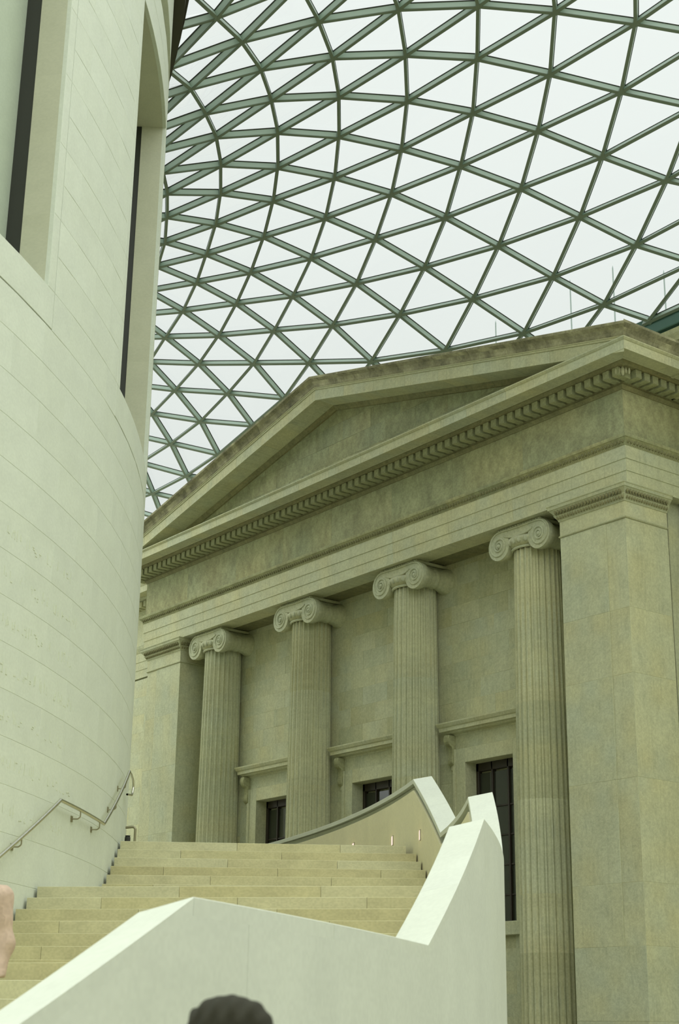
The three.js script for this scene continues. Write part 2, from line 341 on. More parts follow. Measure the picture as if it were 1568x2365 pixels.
// rail end and little black box at the top of the stairs, by the drum
{
  const g = thing('rail_hoop', 'thin bent grey rail standing at the top of the steps beside the drum', 'rail');
  const b = [-20.45, 4.15, -11.77], e = [-20.545, 4.51, -11.655];
  const c = new THREE.CatmullRomCurve3([[b[0], 4.15, b[2]], [b[0], 4.3, b[2]], [b[0], 4.49, b[2]], [b[0] - 0.01, 4.515, b[2] + 0.012], [b[0] - 0.03, 4.52, b[2] + 0.036], e].map((p) => new THREE.Vector3(...p)), false, 'catmullrom', 0.05);
  part('tube', g, metric(new THREE.TubeGeometry(c, 24, 0.019, 8)), M.bracket);
  part('foot', g, metric(new THREE.CylinderGeometry(0.035, 0.04, 0.02, 12).translate(b[0], 4.16, b[2])), M.bracket);
  const k = thing('floor_box', 'little black box standing on the top landing beside the drum', 'box');
  const p = [-19.86, 4.15, -11.31];
  part('case', k, cbox(p[0] - 0.035, p[0] + 0.035, 4.15, 4.29, p[2] - 0.035, p[2] + 0.035, 0.012), M.black);
  part('lid', k, cbox(p[0] - 0.03, p[0] + 0.03, 4.29, 4.305, p[2] - 0.03, p[2] + 0.03, 0.005), M.black);
}

// ------------------------------------------------------------------ portico: back wall with three windows
const ZB = -25.2;
{
  const wb = struct('wall_back', 'old blockwork wall behind the columns of the portico');
  part('core', wb, cbox(X0 + 0.3, X1 - 0.3, 0, 13.2, -27.0, ZB - 0.45, 0.01), M.old1);
  const wins = [-36.02, -31.51, -27.02];
  const CH = 0.498, low = [];
  for (let j = 0; j < 27; j++) {
    const y0 = j * CH, y1 = Math.min(13.2, y0 + CH); if (y1 - y0 < 0.05) continue;
    let free = [[-39.7, -23.3]];
    for (const c of wins) if (y1 > 4.0 && y0 < 8.3) free = free.flatMap(([a, b]) => (c - 1.26 <= a || c + 1.26 >= b ? [[a, b]] : [[a, c - 1.26], [c + 1.26, b]]));
    for (let x = -40.3 - (j % 2) * 0.52; x < -23; x += 1.04) for (const [a, b] of free) {
      const p = Math.max(a, x), r = Math.min(b, x + 1.04); if (r - p < 0.03) continue;
      const sb = cbox(p, r, y0, y1, ZB - 0.5, ZB + rr(-0.003, 0.003), 0.0035), sm = pick(OLD);
      if (j < 7) low.push(sb); else part('stone_block', wb, sb, sm);
    }
  }
  part('stone_blocks_low', wb, merged(low), OLD[1]).userData.kind = 'stuff';      // hidden behind the staircase
  part('soffit', wb, cbox(X0 + 1.9, X1 - 1.9, 13.09, 13.3, ZB - 0.3, Z0 - 1.15, 0.01), M.crustShaded);
  wins.forEach((c, i) => {
    const w = struct('window_' + (i + 1), ['tall dark window nearest the drum', 'tall dark window in the middle of the portico', 'tall dark window nearest the right pilaster'][i] + ', under a stone hood');
    const L = c - 0.84, R = c + 0.84, yt = 7.91, yb = 4.08;
    for (const [a, b] of [[L - 0.42, L], [R, R + 0.42]]) {
      part('jamb_stone', w, cbox(a, b, yb, yt + 0.36, ZB - 0.5, ZB + 0.045, 0.008), M.old0);
      const s = a < c ? [a + 0.0, a + 0.1] : [b - 0.1, b];
      part('outer_bead', w, cbox(s[0], s[1], yb, yt + 0.36, ZB, ZB + 0.085, 0.012), M.old0);
    }
    part('lintel', w, cbox(L, R, yt, yt + 0.36, ZB - 0.5, ZB + 0.045, 0.008), M.old2);
    part('frieze_panel', w, cbox(L - 0.42, R + 0.42, yt + 0.36, 8.64, ZB - 0.4, ZB + 0.03, 0.006), M.old1);
    part('hood', w, run([[-0.1, 8.60], [0.04, 8.60], [0.05, 8.64], [0.16, 8.66], [0.18, 8.70], [0.26, 8.71], [0.26, 8.80], [0.29, 8.82], [0.33, 8.89], [0.33, 8.92], [-0.1, 8.94]], (p, y) => [c - 1.28 - Math.max(0, p), y, ZB + p], (p, y) => [c + 1.28 + Math.max(0, p), y, ZB + p]), M.old2);
    for (const s of [-1, 1]) {                       // scrolled consoles carrying the hood
      const x = c + s * 1.28, sh = new THREE.Shape();
      sh.moveTo(0, 8.6); sh.lineTo(0.24, 8.6); sh.bezierCurveTo(0.3, 8.5, 0.24, 8.36, 0.15, 8.34); sh.bezierCurveTo(0.09, 8.3, 0.09, 8.1, 0.13, 8.02); sh.bezierCurveTo(0.15, 7.92, 0.07, 7.86, 0.0, 7.86);
      const g = new THREE.ExtrudeGeometry(sh, { depth: 0.16, bevelEnabled: true, bevelSize: 0.012, bevelThickness: 0.012, bevelSegments: 1, curveSegments: 6 });
      g.rotateY(-Math.PI / 2); g.translate(x + 0.08, 0, ZB);
      part('console', w, metric(g), GRIMY_SHADED[0]);
      part('console_leaf', w, cbox(x - 0.05, x + 0.05, 7.74, 7.88, ZB, ZB + 0.07, 0.02), M.old4);
    }
    part('sill', w, cbox(L - 0.5, R + 0.5, 3.77, yb, ZB - 0.5, ZB + 0.14, 0.015), M.old3);
    for (const s of [-1, 1]) part('sill_bracket', w, cbox(c + s * 1.05 - 0.1, c + s * 1.05 + 0.1, 3.5, 3.77, ZB - 0.1, ZB + 0.1, 0.02), M.old1);
    const zf = ZB - 0.36, fr = sub('casement', w);
    for (const s of [[L, L + 0.09], [R - 0.09, R], [c - 0.305, c - 0.255], [c + 0.255, c + 0.305]]) part('mullion', fr, cbox(s[0], s[1], yb, yt, zf - 0.08, zf + 0.04, 0.008), M.frame);
    part('head', fr, cbox(L, R, yt - 0.2, yt, zf - 0.08, zf + 0.04, 0.008), M.frame);
    const ys = [yb, 4.72, 5.42, 6.12, 6.82, 7.68].reverse();
    for (let k = 1; k < ys.length; k++) {
      if (k < ys.length - 1) part('glazing_bar', fr, cbox(L, R, ys[k] - 0.018, ys[k] + 0.018, zf - 0.05, zf + 0.015, 0.005), M.frame);
      for (const [a, b] of [[L + 0.09, c - 0.305], [c - 0.255, c + 0.255], [c + 0.305, R - 0.09]]) part('pane', fr, cbox(a, b, ys[k] + (k < ys.length - 1 ? 0.018 : 0), ys[k - 1] - 0.018, zf - 0.03, zf - 0.018, 0.003), M.window);
    }
  });
}

// ------------------------------------------------------------------ columns
const eggGeo = (() => { const g = new THREE.SphereGeometry(1, 6, 5); return g; })();
function egg(x, y, z, sx, sy, sz) { const g = eggGeo.clone(); g.scale(sx, sy, sz); g.translate(x, y, z); return g; }
{
  const rAt = (y) => 0.638 - 0.028 * (y / 6) - 0.014 * Math.max(0, (y - 6) / 6) * (y / 6);
  const FLN = 24;
  const ringPts = (y, extra = 0) => {
    const r = rAt(y) + extra, out = [];
    for (let f = 0; f < FLN; f++) { const a0 = f / FLN * Math.PI * 2; for (let k = 0; k <= 6; k++) { const u = k / 6, a = a0 + (0.1 + 0.8 * u) * Math.PI * 2 / FLN, d = 0.056 * Math.pow(Math.sin(Math.PI * u), 0.75); out.push([(r - d) * Math.sin(a), y, (r - d) * Math.cos(a)]); } }
    return out;
  };
  const drumGeo = (y0, y1) => {
    const q = new Q(), ys = [[y0, -0.003], [y0 + 0.003, 0], ...range(y0 + 0.003, y1 - 0.003, 2).slice(1, -1).map((y) => [y, 0]), [y1 - 0.003, 0], [y1, -0.003]], S = ys.map(([y, e]) => ringPts(y, e)), n = S[0].length;
    for (let k = 0; k < S.length - 1; k++) for (let i = 0; i < n; i++) { const j = (i + 1) % n; q.quad(S[k][i], S[k][j], S[k + 1][j], S[k + 1][i]); }
    for (const L of [S[0], S[S.length - 1]]) L.forEach((p, i) => q.tri([0, p[1], 0], p, L[(i + 1) % n]));
    return q.geo();
  };
  const capital = (parent) => {
    const cap = sub('capital', parent), m = M.old3, zf = 0.5, zt = 0.62;
    part('astragal', cap, metric(new THREE.TorusGeometry(0.585, 0.035, 8, 40).rotateX(Math.PI / 2).translate(0, 12.49, 0)), m);
    part('echinus', cap, metric(new THREE.LatheGeometry([[0.5, 12.5], [0.585, 12.52], [0.66, 12.58], [0.70, 12.66], [0.69, 12.74], [0.5, 12.76]].map((p) => new THREE.Vector2(...p)), 48)), M.old1);
    const eg = []; for (let k = 0; k < 24; k++) { const a = (k + 0.5) / 24 * Math.PI * 2; eg.push(egg(0.675 * Math.sin(a), 12.645, 0.675 * Math.cos(a), 0.055, 0.085, 0.055)); }
    const e = part('egg_moulding', cap, metric(merged(eg)), m); e.userData.kind = 'stuff';
    for (const s of [1, -1]) {                        // front and back faces with the two scrolls
      const sh = new THREE.Shape(), cx = 0.67, cy = 12.66, R = 0.355, A = 52 * RAD;
      sh.moveTo(-cx + R * Math.sin(A) * 0.9, 12.80); sh.quadraticCurveTo(0, 12.70, cx - R * Math.sin(A) * 0.9, 12.80);
      sh.lineTo(cx - R * 0.86, cy + R * 0.5);
      sh.absarc(cx, cy, R, 150 * RAD, 450 * RAD, false);
      sh.lineTo(-cx, cy + R);
      sh.absarc(-cx, cy, R, 90 * RAD, 390 * RAD, false);
      sh.lineTo(-cx + R * Math.sin(A) * 0.9, 12.80);
      const g = new THREE.ExtrudeGeometry(sh, { depth: 0.1, bevelEnabled: false, curveSegments: 20 });
      g.translate(0, 0, zf); if (s < 0) g.rotateY(Math.PI);
      const face = part('scroll_face', cap, metric(g), m);
      for (const v of [-1, 1]) {
        const pts = []; for (let k = 0; k <= 54; k++) { const u = k / 54, a = Math.PI / 2 + u * Math.PI * 5, r = 0.335 * Math.pow(0.19, u); pts.push(new THREE.Vector3(v * (cx + r * Math.cos(-a + Math.PI)), cy + r * Math.sin(a), zf + 0.105)); }
        pts.unshift(new THREE.Vector3(v * 0.34, cy + 0.335, zf + 0.105), new THREE.Vector3(0, cy + 0.325, zf + 0.105));
        const first = [pts[1], pts[0], ...pts.slice(2)];
        const t = new THREE.TubeGeometry(new THREE.CatmullRomCurve3(first), 110, 0.026, 5); if (s < 0) t.rotateY(Math.PI);
        part('scroll_rib', cap, metric(t), m);
        const ey = egg(v * cx, cy, zf + 0.1, 0.06, 0.06, 0.045); if (s < 0) ey.rotateY(Math.PI);
        part('scroll_eye', cap, metric(ey), m);
      }
      const lo = []; for (const v of [-1, 1]) { const pts = [[0, 12.775], [v * 0.2, 12.782], [v * 0.36, 12.815], [v * 0.47, 12.86]].map(([x, y]) => new THREE.Vector3(x, y, zf + 0.105)); const t = new THREE.TubeGeometry(new THREE.CatmullRomCurve3(pts), 16, 0.022, 5); if (s < 0) t.rotateY(Math.PI); lo.push(t); }
      part('lower_rib', cap, metric(merged(lo)), m);
    }
    for (const v of [-1, 1]) {
      const g = new THREE.LatheGeometry([[0.34, -0.5], [0.345, -0.42], [0.29, -0.3], [0.235, -0.08], [0.26, -0.05], [0.26, 0.05], [0.235, 0.08], [0.29, 0.3], [0.345, 0.42], [0.34, 0.5]].map((p) => new THREE.Vector2(...p)), 28).rotateX(Math.PI / 2).translate(v * 0.67, 12.66, 0);
      part('bolster', cap, metric(g), M.old1);
    }
    part('cushion', cap, cbox(-0.62, 0.62, 12.74, 13.0, -0.5, 0.5, 0.02), M.old1);
    part('abacus', cap, cbox(-0.72, 0.72, 13.0, 13.08, -0.62, 0.58, 0.02), M.old1);
    const bd = []; for (let x = -0.68; x < 0.7; x += 0.085) for (const z of [0.585, -0.62]) bd.push(egg(x, 13.03, z, 0.032, 0.035, 0.03));
    part('abacus_beads', cap, metric(merged(bd)), m).userData.kind = 'stuff';
    return cap;
  };
  const labels = ['fluted stone column with a scrolled capital nearest the drum, beside the dark left pilaster', 'fluted stone column with a scrolled capital, second from the drum', 'fluted stone column with a scrolled capital, third from the drum', 'tall fluted stone column with a scrolled capital beside the broad right pilaster'];
  const joints = [[0.3, 2.6, 4.9, 7.5, 9.9, 12.47], [0.3, 2.7, 5.4, 7.9, 10.5, 12.47], [0.3, 3.0, 5.2, 7.6, 10.1, 12.47], [0.3, 3.3, 4.54, 6.6, 8.8, 12.47]];
  let proto;
  [-38.27, -33.76, -29.24, -24.77].forEach((x, i) => {
    const c = thing('ionic_column', labels[i], 'column', 'columns of the portico');
    c.position.set(x, 0, -24.75);
    part('plinth', c, cbox(-0.86, 0.86, 0, 0.16, -0.86, 0.45, 0.02), M.old1);
    part('base_moulding', c, metric(new THREE.LatheGeometry([[0.3, 0.16], [0.8, 0.16], [0.85, 0.2], [0.8, 0.25], [0.71, 0.26], [0.69, 0.28], [0.71, 0.3], [0.3, 0.3]].map((p) => new THREE.Vector2(...p)), 40)), M.old1);
    const J = joints[i];
    for (let k = 0; k < J.length - 1; k++) part('shaft_drum', c, drumGeo(J[k], J[k + 1]), [OLD[1], OLD[0], OLD[3], OLD[4], OLD[0], OLD[2]][(k * 2 + i) % 6]);
    if (!proto) proto = capital(c); else c.add(proto.clone());
  });
}

// ------------------------------------------------------------------ pilasters at both ends
function sweepU(profile, xa, xb, zf, zb) {             // round three sides of a pier
  return merged([run(profile, (p, y) => [xa - p, y, zf + p], (p, y) => [xb + p, y, zf + p], false), run(profile, (p, y) => [xa - p, y, zb], (p, y) => [xa - p, y, zf + p], false), run(profile, (p, y) => [xb + p, y, zf + p], (p, y) => [xb + p, y, zb], false)]);
}
function eggsU(xa, xb, zf, zb, y, pitch, s, p) {
  const l = [], nx = Math.round((xb - xa) / pitch), nz = Math.round((zf - zb) / pitch);
  for (let k = 0; k <= nx; k++) l.push(egg(xa + (xb - xa) * k / nx, y, zf + p, s[0], s[1], s[2]));
  for (let k = 1; k <= nz; k++) for (const x of [xa - p, xb + p]) l.push(egg(x, y, zf + p - (zf - zb) * k / nz, s[2], s[1], s[0]));
  return metric(merged(l));
}
{
  const defs = [[X0 + 0.17, -39.66, 'pale stone pilaster at the drum end of the portico, its inner side dark'], [-23.34, X1 - 0.17, 'broad pale stone pilaster at the right edge, beside the last column']];
  defs.forEach(([xa, xb, label], i) => {
    const g = thing('pilaster', label, 'pilaster', 'pilasters of the portico'), zf = -24.08, zb = -25.46;
    const strip = i === 1 ? xb - 0.58 : xa + 0.58;
    const J = i === 1 ? [0, 1.9, 3.34, 4.59, 6.7, 8.9, 10.33, 12.33] : [0, 1.7, 3.6, 5.3, 7.2, 9.2, 10.8, 12.33];
    for (let k = 0; k < J.length - 1; k++) {
      const cut = J[k] >= 3.3;
      const xs = cut ? [xa, strip, xb] : [xa, xb];
      for (let m = 0; m < xs.length - 1; m++) {
        const out = (i === 1) === (m === 1) && cut;
        part('stone_block', g, cbox(xs[m], xs[m + 1], J[k], J[k + 1], zb, zf + (out ? -0.012 : rr(-0.002, 0.002)), 0.0045), out ? OLD[2] : pick([OLD[0], OLD[2], OLD[3]]));
      }
    }
    part('astragal', g, sweepU([[-0.03, 12.33], [0.012, 12.335], [0.03, 12.355], [0.012, 12.38], [-0.03, 12.385]], xa, xb, zf, zb), M.old4);
    part('necking', g, cbox(xa - 0.005, xb + 0.005, 12.38, 12.75, zb, zf + 0.005, 0.006), M.old2);
    part('capital_moulding', g, sweepU([[-0.05, 12.72], [0.02, 12.72], [0.03, 12.76], [0.09, 12.84], [0.1, 12.86], [0.09, 12.88], [0.16, 12.97], [0.17, 12.985], [0.19, 12.99], [0.2, 13.05], [0.22, 13.07], [0.22, 13.085], [-0.05, 13.085]], xa, xb, zf, zb), M.old1);
    part('egg_moulding', g, merged([eggsU(xa, xb, zf, zb, 12.925, 0.092, [0.036, 0.055, 0.04], 0.13), eggsU(xa, xb, zf, zb, 12.81, 0.082, [0.03, 0.05, 0.035], 0.06), eggsU(xa, xb, zf, zb, 12.865, 0.05, [0.02, 0.016, 0.016], 0.1)]), M.crustShaded).userData.kind = 'stuff';
  });
}

// ------------------------------------------------------------------ entablature
const ZE = -26.0;
{
  const e = thing('entablature', 'long stone entablature with a row of dentils resting on the columns', 'entablature');
  const front = (prof, a, b, ma, mb) => run(prof, (p, y) => [a - (ma ? p : 0), y, Z0 + p], (p, y) => [b + (mb ? p : 0), y, Z0 + p]);
  const side = (prof, s) => (s > 0 ? run(prof, (p, y) => [X1 + p, y, Z0 + p], (p, y) => [X1 + p, y, ZE]) : run(prof, (p, y) => [X0 - p, y, Z0 + p], (p, y) => [X0 - p, y, ZE]));
  const arch = [[-0.6, 13.08], [0, 13.08], [0, 13.355], [0.018, 13.362], [0.018, 13.635], [0.036, 13.642], [0.036, 13.95], [-0.6, 13.95]];
  const cutsA = [X0, -38.27, -33.76, -31.5, -29.24, -24.77, X1];
  for (let k = 0; k < 6; k++) part('architrave_stone', e, front(arch, cutsA[k] + (k ? 0.002 : 0), cutsA[k + 1] - (k < 5 ? 0.002 : 0), k === 0, k === 5), OLD[[0, 2, 0, 3, 2, 0][k]]);
  for (const s of [-1, 1]) part('architrave_stone', e, side(arch, s), OLD[3]);
  part('architrave_soffit', e, cbox(X0 + 0.3, X1 - 0.3, 13.1, 13.5, -25.4, Z0 - 0.55, 0.01), M.crustShaded);
  const am = [[-0.3, 13.945], [0.045, 13.945], [0.06, 13.97], [0.06, 13.985], [0.05, 13.99], [0.08, 14.04], [0.13, 14.09], [0.15, 14.10], [0.16, 14.135], [0.165, 14.165], [0.155, 14.175], [-0.3, 14.18]];
  const cutsM = [X0, -36, -31.5, -27, X1];
  for (let k = 0; k < 4; k++) part('architrave_moulding', e, front(am, cutsM[k], cutsM[k + 1], k === 0, k === 3), GRIMY_SHADED[0]);
  for (const s of [-1, 1]) part('architrave_moulding', e, side(am, s), GRIMY_SHADED[0]);
  part('egg_moulding', e, merged([eggsU(X0, X1, Z0, ZE, 14.04, 0.1, [0.036, 0.05, 0.04], 0.075), eggsU(X0, X1, Z0, ZE, 13.972, 0.055, [0.022, 0.016, 0.016], 0.05)]), M.crustShaded).userData.kind = 'stuff';
  const fr = [[-0.4, 14.17], [0, 14.17], [0, 15.3], [-0.4, 15.3]];
  const cutsF = [X0, -39.3, -36.6, -34.2, -31.9, -29.3, -26.9, -24.4, X1];
  for (let k = 0; k < 8; k++) part('frieze_stone', e, front(fr, cutsF[k] + 0.002, cutsF[k + 1] - 0.002, false, false), GRIMY_SHADED[[1, 2, 0, 1, 2, 1, 0, 2][k]]);
  for (const s of [-1, 1]) part('frieze_stone', e, side(fr, s), GRIMY_SHADED[1]);
  const bed = [[-0.4, 15.29], [0.02, 15.29], [0.03, 15.32], [0.08, 15.37], [0.06, 15.39], [0.06, 15.40], [0.07, 15.405], [0.07, 15.615], [0.46, 15.62], [0.5, 15.64], [0.52, 15.68], [0.52, 15.72], [-0.4, 15.72]];
  for (let k = 0; k < 4; k++) part('bed_moulding', e, front(bed, cutsM[k], cutsM[k + 1], k === 0, k === 3), M.crustShaded);
  for (const s of [-1, 1]) part('bed_moulding', e, side(bed, s), M.crustShaded);
  const dg = cbox(-0.093, 0.093, 15.42, 15.615, 0.04, 0.45, 0.008, 0, 0);
  const n = 75, x0 = X0 - 0.21, x1 = X1 + 0.21;
  for (let k = 0; k <= n; k++) { const m = part('dentil', e, dg, GRIMY_SHADED[k % 3]); m.position.set(x0 + (x1 - x0) * k / n, 0, Z0); }
  for (const s of [-1, 1]) for (let k = 1; k < 8; k++) { const m = part('dentil', e, dg, GRIMY_SHADED[k % 3]); m.position.set(s > 0 ? X1 : X0, 0, Z0 + 0.21 - k * 0.277); m.rotation.y = s * Math.PI / 2; }
  const orn = [egg(0, 15.52, 0, 0.05, 0.12, 0.05)]; for (let k = -2; k <= 2; k++) orn.push(egg(k * 0.05, 15.55 - Math.abs(k) * 0.02, -k * 0.05, 0.028, 0.08, 0.028));
  for (const s of [-1, 1]) part('corner_palmette', e, metric(merged(orn.map((g) => g.clone().scale(1, 1, 1)))).translate(s > 0 ? X1 + 0.34 : X0 - 0.34, 0, Z0 + 0.34), OLD[0]);
  // projecting cornice, stone by stone
  const cor = [[-0.4, 15.7], [0.5, 15.7], [0.56, 15.715], [0.86, 15.715], [0.87, 15.68], [0.945, 15.68], [0.945, 15.885], [0.965, 15.895], [1.0, 15.93], [1.0, 15.955], [-0.4, 16.02]];
  const cn = 15;
  for (let k = 0; k < cn; k++) { const a = X0 + (X1 - X0) * k / cn, b = X0 + (X1 - X0) * (k + 1) / cn; part('cornice_stone', e, front(cor, a + 0.003, b - 0.003, k === 0, k === cn - 1), OLD[[0, 2, 3][k % 3]]); }
  const sideStones = (prof, s, cuts, mat) => cuts.slice(0, -1).forEach((a, k) => part('cornice_stone', e, run(prof, (p, y) => [s > 0 ? X1 + p : X0 - p, y, k === 0 ? Z0 + p : a - 0.003], (p, y) => [s > 0 ? X1 + p : X0 - p, y, cuts[k + 1] + 0.003]), mat[k % mat.length]));
  const cs = [Z0, Z0 + 0.1, -24.6, -25.3, ZE].filter((v, i) => i !== 1);
  for (const s of [-1, 1]) sideStones(cor, s, cs, [OLD[2], OLD[0], OLD[3]]);
  const sima = [[-0.4, 15.95], [0.98, 15.95], [1.0, 15.97], [1.02, 16.03], [1.08, 16.10], [1.15, 16.15], [1.17, 16.165], [1.18, 16.215], [-0.4, 16.26]];
  for (const s of [-1, 1]) sideStones(sima, s, [Z0, -24.9, ZE], [M.soot]);
}

// ------------------------------------------------------------------ pediment
{
  const pd = thing('pediment', 'low triangular stone pediment with stained raking cornices over the columns', 'pediment');
  const S = 0.2256, TOP = 18.775, rakeY = (x) => -S * Math.abs(x - XC);
  const rake = (prof, s, a, b, mitre) => run(prof, (p, h) => { const x = XC + s * a; return [x, TOP + h + rakeY(x), Z0 + p]; }, (p, h) => { const x = XC + s * (mitre ? 10.3 + Math.max(p, 0) : b); return [x, TOP + h + rakeY(x), Z0 + p]; });
  const sima = [[0.3, -0.02], [0.3, -0.3], [0.98, -0.275], [1.0, -0.25], [1.02, -0.19], [1.07, -0.12], [1.14, -0.075], [1.165, -0.06], [1.18, -0.015], [1.175, 0]];
  const fillet = [[0.3, -0.2], [0.3, -0.36], [0.96, -0.335], [0.965, -0.3], [0.985, -0.285], [0.985, -0.262]];
  const cor = [[0.15, -0.3], [0.15, -0.625], [0.86, -0.60], [0.87, -0.635], [0.938, -0.635], [0.938, -0.33]];
  const bed = [[0.1, -0.58], [0.1, -0.75], [0.21, -0.74], [0.24, -0.70], [0.28, -0.66], [0.3, -0.63], [0.3, -0.58]];
  const L = 10.3, n = 8;
  for (const s of [-1, 1]) for (let k = 0; k < n; k++) {
    const a = L * k / n + (k ? 0.003 : 0), b = L * (k + 1) / n - 0.003, m = k === n - 1;
    part('sima_stone', pd, rake(sima, s, a, b, m), M.soot);
    part('rake_fillet', pd, rake(fillet, s, a, b, m), OLD[4]);
    part('rake_cornice_stone', pd, rake(cor, s, a, b, m), OLD[[0, 2, 3, 0, 1][(k + (s > 0 ? 2 : 0)) % 5]]);
    part('rake_bed_moulding', pd, run(bed, (p, h) => { const x = XC + s * a; return [x, TOP + h + rakeY(x), Z0 + p]; }, (p, h) => { const x = XC + s * Math.min(b, 9.6); return [x, TOP + h + rakeY(x), Z0 + p]; }), M.crustShaded);
  }
  // tympanum blocks, cut to the triangle
  const zt = Z0 + 0.16, base = 15.98, lim = (x) => TOP - 0.66 + rakeY(x);
  const bh = 0.55, bw = 1.25;
  const clip = (poly, f) => { const out = []; for (let i = 0; i < poly.length; i++) { const p = poly[i], q = poly[(i + 1) % poly.length], a = f(p), b = f(q); if (a >= 0) out.push(p); if ((a >= 0) !== (b >= 0)) { const t = a / (a - b); out.push([p[0] + (q[0] - p[0]) * t, p[1] + (q[1] - p[1]) * t]); } } return out; };
  for (let j = 0; j < 5; j++) for (let x = XC - 11 - (j % 2) * bw / 2; x < XC + 11; x += bw) {
    let p = [[x + 0.002, base + j * bh + 0.002], [x + bw - 0.002, base + j * bh + 0.002], [x + bw - 0.002, base + (j + 1) * bh - 0.002], [x + 0.002, base + (j + 1) * bh - 0.002]];
    p = clip(p, (q) => TOP - 0.62 - S * (q[0] - XC) - q[1]); p = clip(p, (q) => TOP - 0.62 + S * (q[0] - XC) - q[1]);
    if (p.length < 3) continue;
    const q = new Q(), z = zt + rr(-0.003, 0.003); q.poly(p.map(([a, b]) => [a, b, z])); p.forEach((a, i) => { const b = p[(i + 1) % p.length]; q.quad([...a, z], [...b, z], [...b, z - 0.3], [...a, z - 0.3]); });
    part('tympanum_block', pd, q.geo(), pick([M.tympanum, M.tympanum, M.tympanumLight]));
  }
  // body behind the tympanum and the low roof over it
  const body = new THREE.Shape(); body.moveTo(X0 - 0.4, 15.9); body.lineTo(X1 + 0.4, 15.9); body.lineTo(X1 + 0.4, TOP - 0.05 + rakeY(X1 + 0.4)); body.lineTo(XC, TOP - 0.05); body.lineTo(X0 - 0.4, TOP - 0.05 + rakeY(X0 - 0.4)); body.closePath();
  const g = new THREE.ExtrudeGeometry(body, { depth: 2.9, bevelEnabled: false }); g.translate(0, 0, -26.9);
  part('core', pd, metric(g), OLD[1]);
}

// ------------------------------------------------------------------ wings of the court wall and the attic carrying the roof
function wing(name, label, xa, xb, detail) {
  const w = struct(name, label);
  part('core', w, cbox(xa, xb, 0, 16.2, ZWING - 1.2, ZWING - 0.3, 0.01), M.old1);
  const bh = 0.62;
  for (let j = 0; j * bh < 13; j++) for (let x = detail[0] - (j % 2) * 0.7; x < detail[1]; x += 1.4) {
    const p = Math.max(x, detail[0]), r = Math.min(x + 1.4, detail[1]); if (r - p < 0.05) continue;
    part('stone_block', w, cbox(p, r, j * bh, Math.min(13.08, (j + 1) * bh), ZWING - 0.4, ZWING, 0.004), pick([OLD[0], OLD[2], OLD[3]]));
  }
  if (detail[0] > xa) part('plain_wall', w, cbox(xa, detail[0], 0, 13.08, ZWING - 0.4, ZWING, 0.01), M.old0);
  if (detail[1] < xb) part('plain_wall', w, cbox(detail[1], xb, 0, 13.08, ZWING - 0.4, ZWING, 0.01), M.old0);
  const prof = [[-0.35, 13.08], [0, 13.08], [0, 13.355], [0.018, 13.362], [0.018, 13.635], [0.036, 13.642], [0.036, 13.95], [0.06, 13.98], [0.13, 14.09], [0.16, 14.17], [0, 14.18], [0, 15.3], [0.08, 15.37], [0.16, 15.4], [0.16, 15.62], [0.5, 15.64], [0.52, 15.71], [0.86, 15.71], [0.87, 15.68], [0.945, 15.68], [0.945, 15.885], [1.0, 15.95], [1.03, 16.03], [1.15, 16.15], [1.18, 16.215], [-0.35, 16.3]];
  part('wing_entablature', w, run(prof, (p, y) => [xa, y, ZWING + p], (p, y) => [xb, y, ZWING + p]), OLD[0]);
  const d = []; for (let x = detail[0]; x < detail[1]; x += 0.27) d.push(cbox(x, x + 0.17, 15.42, 15.615, ZWING + 0.08, ZWING + 0.45, 0.008));
  part('wing_dentils', w, merged(d), OLD[4]).userData.kind = 'stuff';
}
wing('wall_left', 'old stone court wall seen in the gap between the drum and the portico', -78, X0 + 0.1, [-52, X0 + 0.1]);
wing('wall_right', 'old stone court wall running on right of the portico', X1 - 0.1, 15, [X1 - 0.1, -16]);
{
  const back = struct('wall_outer', 'flat roofed building behind the attic wall');
  part('building', back, cbox(-78, 15, 0, 17.9, -60, -29.05, 0.02), M.old0);
  const w = struct('wall_attic', 'plain stone attic wall behind the pediment carrying the edge of the glass roof');
  part('attic', w, cbox(-78, 15, 16.1, 17.75, -29, -27.25, 0.01), M.old0);
  part('attic_coping', w, run([[-0.6, 17.75], [0.1, 17.75], [0.12, 17.8], [0.2, 17.9], [0.22, 18.02], [-0.6, 18.06]], (p, y) => [-78, y, -27.2 + p], (p, y) => [15, y, -27.2 + p]), M.old2);
}

{
  const ends = [['wall_end', 'stone court wall behind the viewer', [22, 23, -29, 41]], ['wall_far', 'stone court wall beyond the drum', [-92, -91, -29, 41]], ['wall_front', 'stone court wall opposite the portico', [-91, 22, 40.2, 41.2]]];
  for (const [n, l, [a, b, c, d]] of ends) part('face', struct(n, l), cbox(a, b, 0, 18.2, c, d, 0.02), M.court);
}
